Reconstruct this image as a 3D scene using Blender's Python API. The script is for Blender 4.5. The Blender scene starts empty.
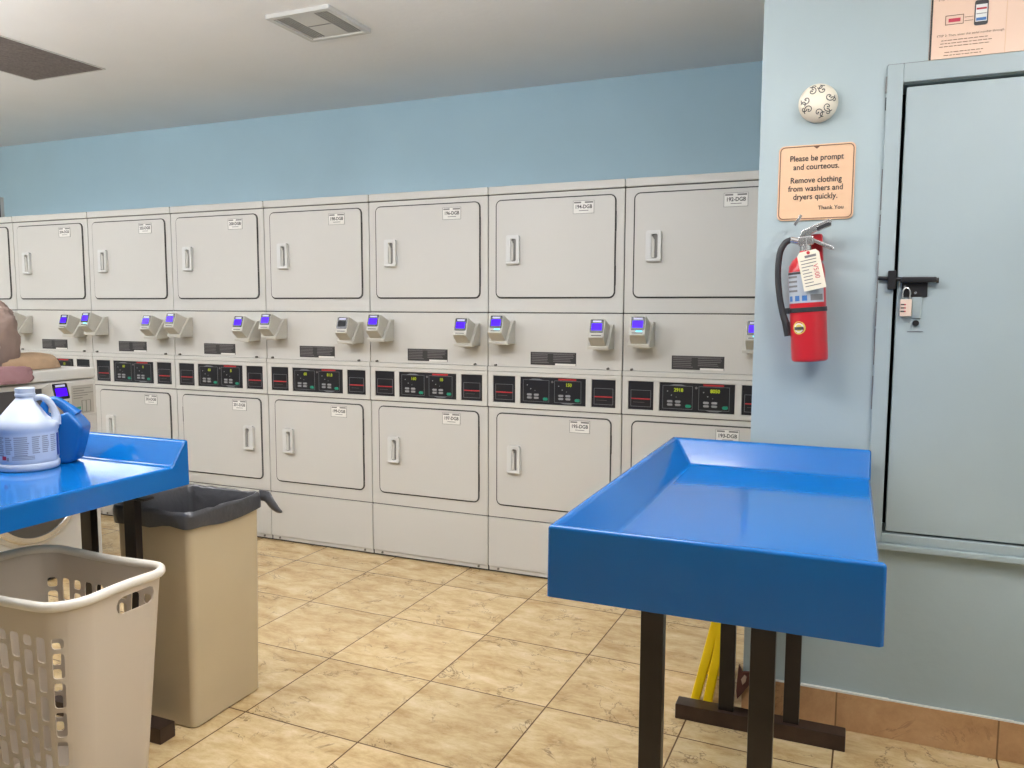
import bpy, bmesh, math, random
from mathutils import Matrix, Vector, noise
PI = math.pi
random.seed(4)
SC = bpy.context.scene
COL = SC.collection

# ------------------------------------------------------------------ materials
def lin(c):
    return tuple(((v / 255) / 12.92 if v / 255 <= .04045 else ((v / 255 + .055) / 1.055) ** 2.4) for v in c) + (1,)

def mat(name, rgb, rough=.5, metal=0.0, spec=.5, coat=0.0, emit=None, estr=0.0, var=0.0, vscale=6.0, bump=0.0, bscale=60.0, rvar=0.0):
    m = bpy.data.materials.new(name); m.use_nodes = True
    nt = m.node_tree; b = nt.nodes['Principled BSDF']
    b.inputs['Base Color'].default_value = lin(rgb)
    b.inputs['Roughness'].default_value = rough
    b.inputs['Metallic'].default_value = metal
    b.inputs['Specular IOR Level'].default_value = spec
    b.inputs['Coat Weight'].default_value = coat
    if coat: b.inputs['Coat Roughness'].default_value = .06
    if emit:
        b.inputs['Emission Color'].default_value = lin(emit)
        b.inputs['Emission Strength'].default_value = estr
    if var or bump or rvar:
        tc = nt.nodes.new('ShaderNodeTexCoord')
        n = nt.nodes.new('ShaderNodeTexNoise'); n.inputs['Scale'].default_value = vscale; n.inputs['Detail'].default_value = 5
        nt.links.new(tc.outputs['Object'], n.inputs['Vector'])
    if var:
        mr = nt.nodes.new('ShaderNodeMapRange'); mr.inputs[1].default_value = .3; mr.inputs[2].default_value = .7
        mr.inputs[3].default_value = 1 - var; mr.inputs[4].default_value = 1 + var
        nt.links.new(n.outputs['Fac'], mr.inputs[0])
        vm = nt.nodes.new('ShaderNodeVectorMath'); vm.operation = 'SCALE'
        vm.inputs[0].default_value = lin(rgb)[:3]
        nt.links.new(mr.outputs[0], vm.inputs['Scale'])
        nt.links.new(vm.outputs[0], b.inputs['Base Color'])
    if rvar:
        mr = nt.nodes.new('ShaderNodeMapRange'); mr.inputs[1].default_value = .35; mr.inputs[2].default_value = .65
        mr.inputs[3].default_value = max(.02, rough - rvar); mr.inputs[4].default_value = rough + rvar
        nt.links.new(n.outputs['Fac'], mr.inputs[0]); nt.links.new(mr.outputs[0], b.inputs['Roughness'])
    if bump:
        n2 = nt.nodes.new('ShaderNodeTexNoise'); n2.inputs['Scale'].default_value = bscale; n2.inputs['Detail'].default_value = 4
        nt.links.new(tc.outputs['Object'], n2.inputs['Vector'])
        bp = nt.nodes.new('ShaderNodeBump'); bp.inputs['Strength'].default_value = bump; bp.inputs['Distance'].default_value = .01
        nt.links.new(n2.outputs['Fac'], bp.inputs['Height']); nt.links.new(bp.outputs['Normal'], b.inputs['Normal'])
    return m

def tile_material(name, base, dark, light, vein, grout, s, th, ox, oy, rough=.3):
    """square ceramic tiles with stone veining, on world x/y"""
    m = bpy.data.materials.new(name); m.use_nodes = True
    nt = m.node_tree; N = nt.nodes; L = nt.links; b = N['Principled BSDF']
    geo = N.new('ShaderNodeNewGeometry')
    mp = N.new('ShaderNodeMapping'); mp.vector_type = 'TEXTURE'
    mp.inputs['Location'].default_value = (ox, oy, 0); mp.inputs['Rotation'].default_value = (0, 0, th)
    mp.inputs['Scale'].default_value = (s, s, s)
    L.new(geo.outputs['Position'], mp.inputs['Vector'])
    fl = N.new('ShaderNodeVectorMath'); fl.operation = 'FLOOR'; L.new(mp.outputs[0], fl.inputs[0])
    fr = N.new('ShaderNodeVectorMath'); fr.operation = 'FRACTION'; L.new(mp.outputs[0], fr.inputs[0])
    sub = N.new('ShaderNodeVectorMath'); sub.operation = 'SUBTRACT'; sub.inputs[1].default_value = (.5, .5, .5); L.new(fr.outputs[0], sub.inputs[0])
    ab = N.new('ShaderNodeVectorMath'); ab.operation = 'ABSOLUTE'; L.new(sub.outputs[0], ab.inputs[0])
    sp = N.new('ShaderNodeSeparateXYZ'); L.new(ab.outputs[0], sp.inputs[0])
    mx = N.new('ShaderNodeMath'); mx.operation = 'MAXIMUM'; L.new(sp.outputs[0], mx.inputs[0]); L.new(sp.outputs[1], mx.inputs[1])
    g = N.new('ShaderNodeMapRange'); g.inputs[1].default_value = .4935; g.inputs[2].default_value = .4955; L.new(mx.outputs[0], g.inputs[0])
    wn = N.new('ShaderNodeTexWhiteNoise'); wn.noise_dimensions = '3D'
    flo = N.new('ShaderNodeVectorMath'); flo.operation = 'MULTIPLY'; flo.inputs[1].default_value = (1, 1, 0); L.new(fl.outputs[0], flo.inputs[0])
    L.new(flo.outputs[0], wn.inputs['Vector'])
    off = N.new('ShaderNodeVectorMath'); off.operation = 'MULTIPLY_ADD'; off.inputs[1].default_value = (7, 7, 7)
    L.new(wn.outputs['Color'], off.inputs[0]); L.new(mp.outputs[0], off.inputs[2])
    st = N.new('ShaderNodeMapping'); st.inputs['Scale'].default_value = (1.0, 2.2, 1); st.inputs['Rotation'].default_value = (0, 0, .15)
    L.new(off.outputs[0], st.inputs['Vector'])
    n1 = N.new('ShaderNodeTexNoise'); n1.inputs['Scale'].default_value = 2.6; n1.inputs['Detail'].default_value = 10; n1.inputs['Roughness'].default_value = .74; n1.inputs['Distortion'].default_value = .25
    L.new(st.outputs[0], n1.inputs['Vector'])
    cr = N.new('ShaderNodeValToRGB'); e = cr.color_ramp.elements
    e[0].position = .32; e[0].color = lin(dark); e[1].position = .68; e[1].color = lin(light)
    k = e.new(.5); k.color = lin(base)
    L.new(n1.outputs['Fac'], cr.inputs[0])
    # thin crack-like veins
    n2 = N.new('ShaderNodeTexNoise'); n2.inputs['Scale'].default_value = 1.7; n2.inputs['Detail'].default_value = 6; n2.inputs['Roughness'].default_value = .62; n2.inputs['Distortion'].default_value = .9
    L.new(off.outputs[0], n2.inputs['Vector'])
    d = N.new('ShaderNodeMath'); d.operation = 'SUBTRACT'; d.inputs[1].default_value = .5; L.new(n2.outputs['Fac'], d.inputs[0])
    da = N.new('ShaderNodeMath'); da.operation = 'ABSOLUTE'; L.new(d.outputs[0], da.inputs[0])
    vr = N.new('ShaderNodeMapRange'); vr.inputs[1].default_value = .0; vr.inputs[2].default_value = .011; vr.inputs[3].default_value = 1; vr.inputs[4].default_value = 0
    L.new(da.outputs[0], vr.inputs[0])
    n3 = N.new('ShaderNodeTexNoise'); n3.inputs['Scale'].default_value = 3.1; n3.inputs['Detail'].default_value = 2
    L.new(off.outputs[0], n3.inputs['Vector'])
    v3 = N.new('ShaderNodeMapRange'); v3.inputs[1].default_value = .46; v3.inputs[2].default_value = .58; L.new(n3.outputs['Fac'], v3.inputs[0])
    vm = N.new('ShaderNodeMath'); vm.operation = 'MULTIPLY'; L.new(vr.outputs[0], vm.inputs[0]); L.new(v3.outputs[0], vm.inputs[1])
    vk = N.new('ShaderNodeMath'); vk.operation = 'MULTIPLY'; vk.inputs[1].default_value = .72; L.new(vm.outputs[0], vk.inputs[0])
    m1 = N.new('ShaderNodeMix'); m1.data_type = 'RGBA'; m1.inputs[7].default_value = lin(vein)
    L.new(vk.outputs[0], m1.inputs[0]); L.new(cr.outputs[0], m1.inputs[6])
    tv = N.new('ShaderNodeMapRange'); tv.inputs[3].default_value = .93; tv.inputs[4].default_value = 1.05; L.new(wn.outputs['Value'], tv.inputs[0])
    tm = N.new('ShaderNodeVectorMath'); tm.operation = 'SCALE'; L.new(m1.outputs[2], tm.inputs[0]); L.new(tv.outputs[0], tm.inputs['Scale'])
    m2 = N.new('ShaderNodeMix'); m2.data_type = 'RGBA'; m2.inputs[7].default_value = lin(grout)
    L.new(g.outputs[0], m2.inputs[0]); L.new(tm.outputs[0], m2.inputs[6])
    L.new(m2.outputs[2], b.inputs['Base Color'])
    b.inputs['Roughness'].default_value = rough
    bp = N.new('ShaderNodeBump'); bp.inputs['Strength'].default_value = .25; bp.inputs['Distance'].default_value = .004
    h = N.new('ShaderNodeMath'); h.operation = 'SUBTRACT'; L.new(n1.outputs['Fac'], h.inputs[0]); L.new(g.outputs[0], h.inputs[1])
    L.new(h.outputs[0], bp.inputs['Height']); L.new(bp.outputs['Normal'], b.inputs['Normal'])
    return m

def dotted_material(name, rgb, dot, scale, rad, rough=.9, var_rgb=None):
    m = bpy.data.materials.new(name); m.use_nodes = True
    nt = m.node_tree; N = nt.nodes; L = nt.links; b = N['Principled BSDF']
    tc = N.new('ShaderNodeTexCoord')
    v = N.new('ShaderNodeTexVoronoi'); v.inputs['Scale'].default_value = scale; v.inputs['Randomness'].default_value = .35
    L.new(tc.outputs['Object'], v.inputs['Vector'])
    mr = N.new('ShaderNodeMapRange'); mr.inputs[1].default_value = rad; mr.inputs[2].default_value = rad * 1.5; mr.inputs[3].default_value = 1; mr.inputs[4].default_value = 0
    L.new(v.outputs['Distance'], mr.inputs[0])
    n = N.new('ShaderNodeTexNoise'); n.inputs['Scale'].default_value = 9; n.inputs['Detail'].default_value = 6; L.new(tc.outputs['Object'], n.inputs['Vector'])
    a = N.new('ShaderNodeMix'); a.data_type = 'RGBA'; a.inputs[6].default_value = lin(rgb); a.inputs[7].default_value = lin(var_rgb or rgb)
    L.new(n.outputs['Fac'], a.inputs[0])
    x = N.new('ShaderNodeMix'); x.data_type = 'RGBA'; x.inputs[7].default_value = lin(dot)
    L.new(mr.outputs[0], x.inputs[0]); L.new(a.outputs[2], x.inputs[6]); L.new(x.outputs[2], b.inputs['Base Color'])
    b.inputs['Roughness'].default_value = rough
    bp = N.new('ShaderNodeBump'); bp.inputs['Strength'].default_value = .4; bp.inputs['Distance'].default_value = .01
    L.new(n.outputs['Fac'], bp.inputs['Height']); L.new(bp.outputs['Normal'], b.inputs['Normal'])
    return m

M = {}
M['enamel'] = mat('white_enamel', (200, 198, 192), .42, spec=.4)
M['enamel_white'] = mat('bright_white_plastic', (209, 209, 206), .35)
M['seam'] = mat('dark_gasket', (52, 50, 48), .7)
M['recess'] = mat('recess_shade', (128, 126, 122), .6)  # floor of the grip slot, its shade painted as a darker grey
M['black_panel'] = mat('black_control_film', (34, 34, 38), .3, spec=.4)
M['grey_line'] = mat('grey_print', (125, 126, 130), .5)
M['red_line'] = mat('red_print', (176, 44, 48), .5)
M['green_btn'] = mat('green_button', (28, 140, 112), .4)
M['grey_btn'] = mat('grey_button', (150, 150, 152), .4)
M['digit'] = mat('lit_digits', (20, 20, 10), .4, emit=(214, 232, 40), estr=.55)
M['label_black'] = mat('black_label', (52, 50, 50), .45)
M['label_grey'] = mat('label_grey_print', (112, 108, 108), .5)
M['paper'] = mat('white_paper', (226, 224, 218), .55)
M['ink'] = mat('black_ink', (62, 60, 60), .6)
M['ink_soft'] = mat('grey_ink', (120, 118, 116), .6)
M['reader'] = mat('reader_plastic', (188, 185, 175), .42)
M['reader_dark'] = mat('reader_bezel', (14, 13, 26), .25)
M['screen'] = mat('violet_screen', (20, 4, 60), .2, spec=.08, emit=(70, 10, 240), estr=1.45)
M['screen_off'] = mat('dark_screen', (40, 42, 44), .4, spec=.1)
M['screen_text'] = mat('screen_caption', (150, 150, 175), .4, emit=(190, 190, 225), estr=.4)
M['cyan'] = mat('cyan_led', (120, 220, 240), .4, emit=(90, 220, 255), estr=1.0)
M['screw'] = mat('steel_screw', (120, 116, 110), .35, metal=.9)
M['blue'] = mat('blue_gelcoat', (6, 100, 174), .13, spec=.5, coat=.2)
M['leg'] = mat('dark_steel', (42, 36, 34), .28, metal=.35, var=.25, vscale=9)
M['foot'] = mat('brown_steel', (66, 50, 42), .3, metal=.35, var=.3, vscale=14)
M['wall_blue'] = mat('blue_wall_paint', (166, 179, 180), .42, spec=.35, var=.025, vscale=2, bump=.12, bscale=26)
M['wall_lifted'] = mat('back_wall_paint_lifted', (186, 216, 230), .5, spec=.3, var=.03, vscale=2, bump=.2, bscale=16)  # same blue paint, lightened to make up for weak light at the back
M['ceil'] = mat('ceiling_paint', (238, 239, 240), .75, var=.025, vscale=1.5, bump=.12, bscale=30)
M['door'] = mat('door_paint', (161, 173, 174), .4, spec=.35, var=.02, vscale=5, bump=.08, bscale=20)
M['caulk'] = mat('white_caulk', (224, 220, 210), .7)
M['grille_dark'] = mat('dark_grille', (112, 104, 100), .8, var=.2, vscale=70)
M['grille_white'] = mat('vent_white', (206, 206, 202), .5)
M['grille_slat'] = mat('vent_slot', (128, 128, 124), .7)
M['wood_gap'] = mat('closet_dark', (30, 28, 27), .9)
M['beige_can'] = mat('beige_plastic', (198, 180, 147), .42, var=.03, vscale=5)
M['bag'] = mat('black_poly_bag', (74, 73, 75), .28, spec=.5, bump=.6, bscale=22)
M['basket'] = mat('taupe_plastic', (210, 196, 178), .42)
M['basket_rim'] = mat('pale_plastic', (234, 226, 212), .35)
M['jug_white'] = mat('white_jug_plastic', (184, 193, 210), .35)
M['jug_blue'] = mat('blue_jug_plastic', (16, 94, 164), .25)
M['jug_dark'] = mat('navy_print', (30, 60, 150), .4)
M['jug_pale'] = mat('pale_sticker', (190, 205, 215), .4)
M['text_grey'] = mat('jug_print', (140, 143, 156), .6)
M['red_mark'] = mat('red_mark', (200, 60, 80), .5)
M['ext_red'] = mat('red_enamel', (190, 32, 42), .28, coat=.3)
M['rubber'] = mat('black_rubber', (40, 40, 42), .5)
M['chrome'] = mat('silver_metal', (205, 203, 200), .25, metal=.85)
M['tag'] = mat('cream_card', (230, 220, 198), .6)
M['ext_label'] = mat('grey_label', (172, 178, 184), .4)
M['blue_print'] = mat('blue_print', (60, 110, 170), .5)
M['gold'] = mat('gold_mark', (214, 196, 90), .4)
M['peach'] = mat('peach_sign', (222, 182, 146), .45)
M['brown'] = mat('brown_print', (110, 74, 56), .5)
M['poster'] = mat('peach_poster', (230, 196, 170), .45)
M['black'] = mat('black_metal', (44, 43, 44), .38, metal=.4)
M['cream'] = mat('cream_plastic', (226, 216, 196), .45)
M['pad'] = mat('pale_brass', (228, 204, 184), .35, metal=.1)
M['yellow'] = mat('yellow_plastic', (255, 216, 4), .4)
M['yellow_shade'] = mat('amber_shade', (240, 165, 20), .4)  # sign panel faces in amber, shade on the yellow put into the colour
M['damage'] = mat('broken_plaster_edge', (92, 50, 36), .8)
M['plaster'] = mat('bare_plaster', (190, 160, 135), .9)
M['heap'] = dotted_material('mauve_brown_fabric', (150, 130, 119), (178, 160, 148), 17, .16, var_rgb=(122, 103, 94))
M['pink'] = dotted_material('dusty_pink_fabric', (150, 114, 116), (146, 106, 108), 30, .05, var_rgb=(128, 94, 96))
M['tan'] = mat('tan_fabric', (172, 144, 114), .9, var=.08, vscale=20, bump=.3, bscale=60)
M['glass_dark'] = mat('porthole_glass', (70, 72, 74), .08, spec=.7)
M['washer_panel'] = mat('washer_panel', (74, 72, 74), .4)
M['washer_print'] = mat('washer_instruction_film', (172, 168, 158), .45)
M['diffuser'] = mat('lamp_diffuser', (250, 250, 245), .5, emit=(252, 252, 255), estr=21.0)
M['floor'] = tile_material('beige_stone_tile', (208, 180, 132), (178, 144, 94), (228, 205, 162), (96, 70, 44), (100, 74, 48), .4473, -.0235, -.5524, .1938, rough=.27)
M['base_tile_shaded'] = tile_material('shaded_skirting_tile', (192, 148, 104), (172, 128, 86), (206, 164, 120), (150, 108, 72), (130, 96, 62), .4473, -.0, 1.6577 - .4473 * 3, .0, rough=.4)  # floor tile again, darkened because the upright face catches less light

# ------------------------------------------------------------------ mesh builder
class MB:
    def __init__(s):
        s.bm = bmesh.new(); s.mats = []
    def mi(s, k):
        if k not in s.mats: s.mats.append(k)
        return s.mats.index(k)
    def _fin(s, faces, k, T=None):
        i = s.mi(k); vs = set()
        for f in faces:
            f.material_index = i
            vs.update(f.verts)
        if T is not None: bmesh.ops.transform(s.bm, matrix=T, verts=list(vs))
        return faces
    def box(s, a, b, k, bev=0.0, seg=2, T=None):
        x0, y0, z0 = a; x1, y1, z1 = b
        v = [s.bm.verts.new(c) for c in ((x0, y0, z0), (x1, y0, z0), (x1, y1, z0), (x0, y1, z0), (x0, y0, z1), (x1, y0, z1), (x1, y1, z1), (x0, y1, z1))]
        fs = [s.bm.faces.new([v[i] for i in q]) for q in ((0, 3, 2, 1), (4, 5, 6, 7), (0, 1, 5, 4), (1, 2, 6, 5), (2, 3, 7, 6), (3, 0, 4, 7))]
        s._fin(fs, k, T)
        if bev:
            es = list({e for f in fs for e in f.edges})
            bmesh.ops.bevel(s.bm, geom=es, offset=bev, segments=seg, affect='EDGES', profile=.5)
    def prism(s, pts, y0, y1, k, bev=0.0, seg=2, T=None):
        """polygon (x, z) extruded along y from y0 (front, facing -y) to y1"""
        a = [s.bm.verts.new((x, y0, z)) for x, z in pts]; b = [s.bm.verts.new((x, y1, z)) for x, z in pts]
        n = len(pts)
        f0 = s.bm.faces.new(a); f1 = s.bm.faces.new(b[::-1])
        fs = [f0, f1] + [s.bm.faces.new((a[i], b[i], b[(i + 1) % n], a[(i + 1) % n])) for i in range(n)]
        bmesh.ops.recalc_face_normals(s.bm, faces=fs)
        s._fin(fs, k, T)
        if bev:
            bmesh.ops.bevel(s.bm, geom=list(f0.edges), offset=bev, segments=seg, affect='EDGES', profile=.5)
    def rrect(s, x0, x1, z0, z1, r, y0, y1, k, bev=0.0, n=5, T=None):
        return s.prism(rr(x0, x1, z0, z1, r, n), y0, y1, k, bev, T=T)
    def ring(s, outer, inner, y0, y1, k, T=None):
        """frame between two outlines of equal count, extruded along y"""
        n = len(outer); V = {}
        for nm, pts, y in (('of', outer, y0), ('ob', outer, y1), ('if', inner, y0), ('ib', inner, y1)):
            V[nm] = [s.bm.verts.new((x, y, z)) for x, z in pts]
        fs = []
        for i in range(n):
            j = (i + 1) % n
            for a, b in (('of', 'if'), ('ob', 'of'), ('if', 'ib'), ('ib', 'ob')):
                fs.append(s.bm.faces.new((V[a][i], V[a][j], V[b][j], V[b][i])))
        bmesh.ops.recalc_face_normals(s.bm, faces=fs)
        return s._fin(fs, k, T)
    def quad(s, pts, k, T=None):
        return s._fin([s.bm.faces.new([s.bm.verts.new(p) for p in pts])], k, T)
    def panel(s, x0, x1, z0, z1, y, k):
        return s.quad(((x0, y, z0), (x1, y, z0), (x1, y, z1), (x0, y, z1)), k)
    def lathe(s, prof, k, c=(0, 0, 0), n=32, T=None, fn=None):
        rows = []
        for r, z in prof:
            row = []
            for i in range(n):
                a = 2 * PI * i / n
                q = r * (fn(a, z) if fn else 1)
                row.append(s.bm.verts.new((c[0] + q * math.cos(a), c[1] + q * math.sin(a), c[2] + z)))
            rows.append(row)
        fs = []
        for a, b in zip(rows, rows[1:]):
            for i in range(n):
                j = (i + 1) % n
                fs.append(s.bm.faces.new((a[i], a[j], b[j], b[i])))
        fs.append(s.bm.faces.new(rows[0][::-1])); fs.append(s.bm.faces.new(rows[-1]))
        return s._fin(fs, k, T)
    def cyl(s, p, q, r, k, n=16, r2=None):
        p = Vector(p); q = Vector(q); d = q - p
        T = Matrix.Translation(p) @ d.to_track_quat('Z', 'Y').to_matrix().to_4x4()
        return s.lathe([(r, 0), (r if r2 is None else r2, d.length)], k, n=n, T=T)
    def tube(s, pts, r, k, n=10, sub=1, closed=False):
        pts = [Vector(p) for p in pts]
        rs = r if isinstance(r, (list, tuple)) else [r] * len(pts)
        if sub > 1:
            P, Rr = [], []
            m = len(pts)
            for i in range(m if closed else m - 1):
                a = pts[(i - 1) % m if closed else max(i - 1, 0)]; b = pts[i]; c = pts[(i + 1) % m]; d = pts[(i + 2) % m if closed else min(i + 2, m - 1)]
                for t in range(sub):
                    t /= sub
                    P.append(.5 * ((2 * b) + (c - a) * t + (2 * a - 5 * b + 4 * c - d) * t * t + (3 * b - a - 3 * c + d) * t ** 3))
                    Rr.append(rs[i] * (1 - t) + rs[(i + 1) % m] * t)
            if not closed: P.append(pts[-1]); Rr.append(rs[-1])
            pts, rs = P, Rr
        rows = []; m = len(pts); ref = None
        for i, pt in enumerate(pts):
            a = pts[(i - 1) % m] if (closed or i) else pts[i]; b = pts[(i + 1) % m] if (closed or i < m - 1) else pts[i]
            t = (b - a).normalized()
            if ref is None: ref = t.orthogonal()
            u = (ref - ref.dot(t) * t)
            u = u.normalized() if u.length > 1e-5 else t.orthogonal().normalized()
            ref = u; w = t.cross(u)
            rows.append([s.bm.verts.new(pt + rs[i] * (math.cos(2 * PI * j / n) * u + math.sin(2 * PI * j / n) * w)) for j in range(n)])
        fs = []
        for i in range(m if closed else m - 1):
            a, b = rows[i], rows[(i + 1) % m]
            for j in range(n):
                fs.append(s.bm.faces.new((a[j], a[(j + 1) % n], b[(j + 1) % n], b[j])))
        if not closed: fs += [s.bm.faces.new(rows[0][::-1]), s.bm.faces.new(rows[-1])]
        bmesh.ops.recalc_face_normals(s.bm, faces=fs)
        return s._fin(fs, k)
    def text(s, body, size, k, pos, align='CENTER', bold=0.0, sx=1.0, T=None):
        """flat lettering standing in the x/z plane at pos, readable from -y"""
        cu = bpy.data.curves.new('lettering', 'FONT'); cu.body = body; cu.size = size; cu.align_x = align; cu.align_y = 'CENTER'
        cu.offset = bold; cu.resolution_u = 3
        o = bpy.data.objects.new('lettering', cu); COL.objects.link(o)
        dg = bpy.context.evaluated_depsgraph_get(); me = bpy.data.meshes.new_from_object(o.evaluated_get(dg))
        n0 = len(s.bm.faces)
        s.bm.from_mesh(me)
        s.bm.faces.ensure_lookup_table()
        fs = s.bm.faces[n0:]
        X = Matrix.Translation(pos) @ Matrix.Rotation(PI / 2, 4, 'X') @ Matrix.Diagonal((sx, 1, 1, 1))
        if T is not None: X = T @ X
        s._fin(fs, k, X)
        bpy.data.objects.remove(o); bpy.data.curves.remove(cu); bpy.data.meshes.remove(me)
    def mesh(s, name, ang=35):
        me = bpy.data.meshes.new(name); s.bm.to_mesh(me); s.bm.free()
        for k in s.mats: me.materials.append(M[k])
        for p in me.polygons: p.use_smooth = True
        me.set_sharp_from_angle(angle=math.radians(ang))
        return me
    def build(s, name, parent=None, ang=35):
        return link(name, s.mesh(name, ang), parent)

def rr(x0, x1, z0, z1, r, n=5):
    out = []
    for cx, cz, a0 in ((x1 - r, z0 + r, -90), (x1 - r, z1 - r, 0), (x0 + r, z1 - r, 90), (x0 + r, z0 + r, 180)):
        for i in range(n):
            a = math.radians(a0 + 90 * i / (n - 1)); out.append((cx + r * math.cos(a), cz + r * math.sin(a)))
    return out

def link(name, me, parent=None):
    o = bpy.data.objects.new(name, me); COL.objects.link(o)
    if parent is not None: o.parent = parent
    w = o.modifiers.new('weighted normals', 'WEIGHTED_NORMAL'); w.keep_sharp = True
    return o
def tag(o, label, cat, group=None):
    o['label'] = label; o['category'] = cat
    if group: o['group'] = group
    return o
def thing(name, label, cat, loc=(0, 0, 0), rz=0.0, group=None):
    o = bpy.data.objects.new(name, None); COL.objects.link(o)
    o.empty_display_size = .05
    o.location = loc; o.rotation_euler = (0, 0, rz)
    return tag(o, label, cat, group)
def struct(o):
    o['kind'] = 'structure'; return o

# ------------------------------------------------------------------ room shell
CEIL = 2.6; BACK = .78; WX = 1.367; WY = -.93
b = MB(); b.box((-5.0, -5.0, -.06), (3.3, BACK + .1, 0), 'floor'); struct(b.build('floor'))
b = MB(); b.box((-5.0, -5.0, CEIL), (3.3, BACK + .1, CEIL + .08), 'ceil'); struct(b.build('ceiling'))
b = MB(); b.box((-5.0, BACK, 0), (WX + .2, BACK + .1, CEIL), 'wall_lifted'); struct(b.build('wall_back'))
b = MB(); b.box((-5.1, -5.0, 0), (-5.0, BACK + .1, CEIL), 'wall_blue'); struct(b.build('wall_left'))
b = MB()                                         # street front behind the photographer: low wall, header and a long shop window
b.box((-5.0, -5.1, 0), (3.3, -5.0, .55), 'wall_blue'); b.box((-5.0, -5.1, 2.45), (3.3, -5.0, CEIL), 'wall_blue')
b.box((-5.0, -5.1, .55), (-4.6, -5.0, 2.45), 'wall_blue'); b.box((2.9, -5.1, .55), (3.3, -5.0, 2.45), 'wall_blue')
struct(b.build('wall_front'))
b = MB()
for x in (-4.6, -3.1, -1.6, -.1, 1.4, 2.86): b.box((x, -5.08, .55), (x + .04, -5.02, 2.45), 'chrome')
for z in (.55, 2.41): b.box((-4.6, -5.08, z), (2.9, -5.02, z + .04), 'chrome')
struct(b.build('window_1'))
b = MB(); b.box((3.3, -5.0, 0), (3.4, WY + .12, CEIL), 'wall_blue'); struct(b.build('wall_side'))
# closet wall carrying the notice, with the opening of the hatch door
DX0, DX1, DZ0, DZ1 = 1.775, 2.52, .661, 1.984
b = MB()
b.box((WX, WY, 0), (DX0 - .011, WY + .12, CEIL), 'wall_blue')
b.box((DX1 + .006, WY, 0), (3.3, WY + .12, CEIL), 'wall_blue')
b.box((DX0 - .011, WY, 0), (DX1 + .006, WY + .12, DZ0 - .006), 'wall_blue')
b.box((DX0 - .011, WY, DZ1 + .009), (DX1 + .006, WY + .12, CEIL), 'wall_blue')
b.box((WX + .009, WY + .12, 0), (WX + .1, BACK, CEIL), 'wall_blue')
b.box((WX + .1, WY + .3, 0), (3.3, WY + .34, CEIL), 'wood_gap')
struct(b.build('wall_right'))
b = MB()                                         # casing of the hatch door
for a, c in (((1.722, .625), (DX0 - .010, 2.050)), ((DX1 + .002, .625), (2.575, 2.050)), ((DX0 - .010, DZ1 + .012), (DX1 + .002, 2.050)), ((DX0 - .010, .625), (DX1 + .002, DZ0 - .006))):
    b.box((a[0], WY - .016, a[1]), (c[0], WY, c[1]), 'door', .003)
b.box((1.718, WY - .03, .607), (2.58, WY, .625), 'door', .003)
struct(b.build('trim_1'))
b = MB()                                         # cracked paint line round the casing
z = .62
while z < 2.05:
    l = random.uniform(.03, .12)
    if random.random() < .72: b.box((1.7195 + random.uniform(-.0012, .0008), WY - .0165 * random.uniform(.1, .9), z), (1.7222, WY, z + l), 'wood_gap' if random.random() < .35 else 'ink_soft')
    z += l + random.uniform(0, .04)
b.box((1.722, WY - .012, 2.0495), (1.832, WY, 2.0515), 'ink_soft')
struct(b.build('trim_4'))
b = MB()
b.box((DX0, WY - .008, DZ0), (DX1, WY + .03, DZ1), 'door', .003)
dr = struct(b.build('door_1'))
# skirting of floor tile under the notice wall, shade put into its colour
b = MB(); b.box((WX - .002, WY - .011, 0), (3.3, WY, .122), 'base_tile_shaded', .002); struct(b.build('baseboard_right'))
b = MB()
x = WX
while x < 3.2:
    w = random.uniform(.08, .22)
    b.box((x, WY - .0095 - random.uniform(0, .003), .1215), (min(x + w, 3.29), WY, .1235 + random.uniform(.001, .006)), 'caulk', .0008)
    x += w
struct(b.build('trim_2'))
# chipped plaster corner just above the skirting
b = MB()
dz, dx = -.046, -.012
b.prism([(1.360 + dx, .112 + dz), (1.362 + dx, .150 + dz), (1.366 + dx, .205 + dz), (1.378 + dx, .180 + dz), (1.404 + dx, .184 + dz), (1.412 + dx, .166 + dz), (1.400 + dx, .138 + dz), (1.384 + dx, .112 + dz), (1.364 + dx, .084 + dz)], WY - .016, WY - .004, 'damage', .002)
b.prism([(1.374 + dx, .156 + dz), (1.386 + dx, .176 + dz), (1.394 + dx, .168 + dz), (1.391 + dx, .150 + dz), (1.380 + dx, .136 + dz)], WY - .0175, WY - .012, 'plaster', .001)
struct(b.build('trim_3'))

# ------------------------------------------------------------------ stacked dryers
DW = .686
def cabinet_mesh():
    m = MB()
    m.box((.003, .012, .012), (DW - .003, .70, 1.921), 'enamel', .004)
    m.box((.02, .03, 0), (DW - .02, .69, .02), 'seam')
    m.rrect(.0015, DW - .0015, 1.887, 1.925, .006, -.004, .70, 'enamel', .004)           # top cap
    m.rrect(.0022, DW - .0022, 1.318, 1.883, .004, 0, .02, 'enamel', .003)               # frame of the upper drum
    m.rrect(.0022, DW - .0022, .291, .8455, .004, 0, .02, 'enamel', .003)                # frame of the lower drum
    m.box((.001, .009, .004), (DW - .001, .013, 1.92), 'seam')                              # dark joint lines
    return m.mesh('cabinet')
def service_mesh():
    m = MB()
    m.rrect(.0022, DW - .0022, 1.052, 1.3135, .004, -.002, .02, 'enamel', .003)
    m.prism([(.0022, 1.028), (DW - .0022, 1.028), (DW - .0022, 1.051), (.0022, 1.051)], -.010, .02, 'enamel', .003)
    for x in (.045, DW - .068):
        m.cyl((x, -.004, 1.058), (x, -.016, 1.058), .006, 'screw', 10)
    return m.mesh('service_panel')
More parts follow.
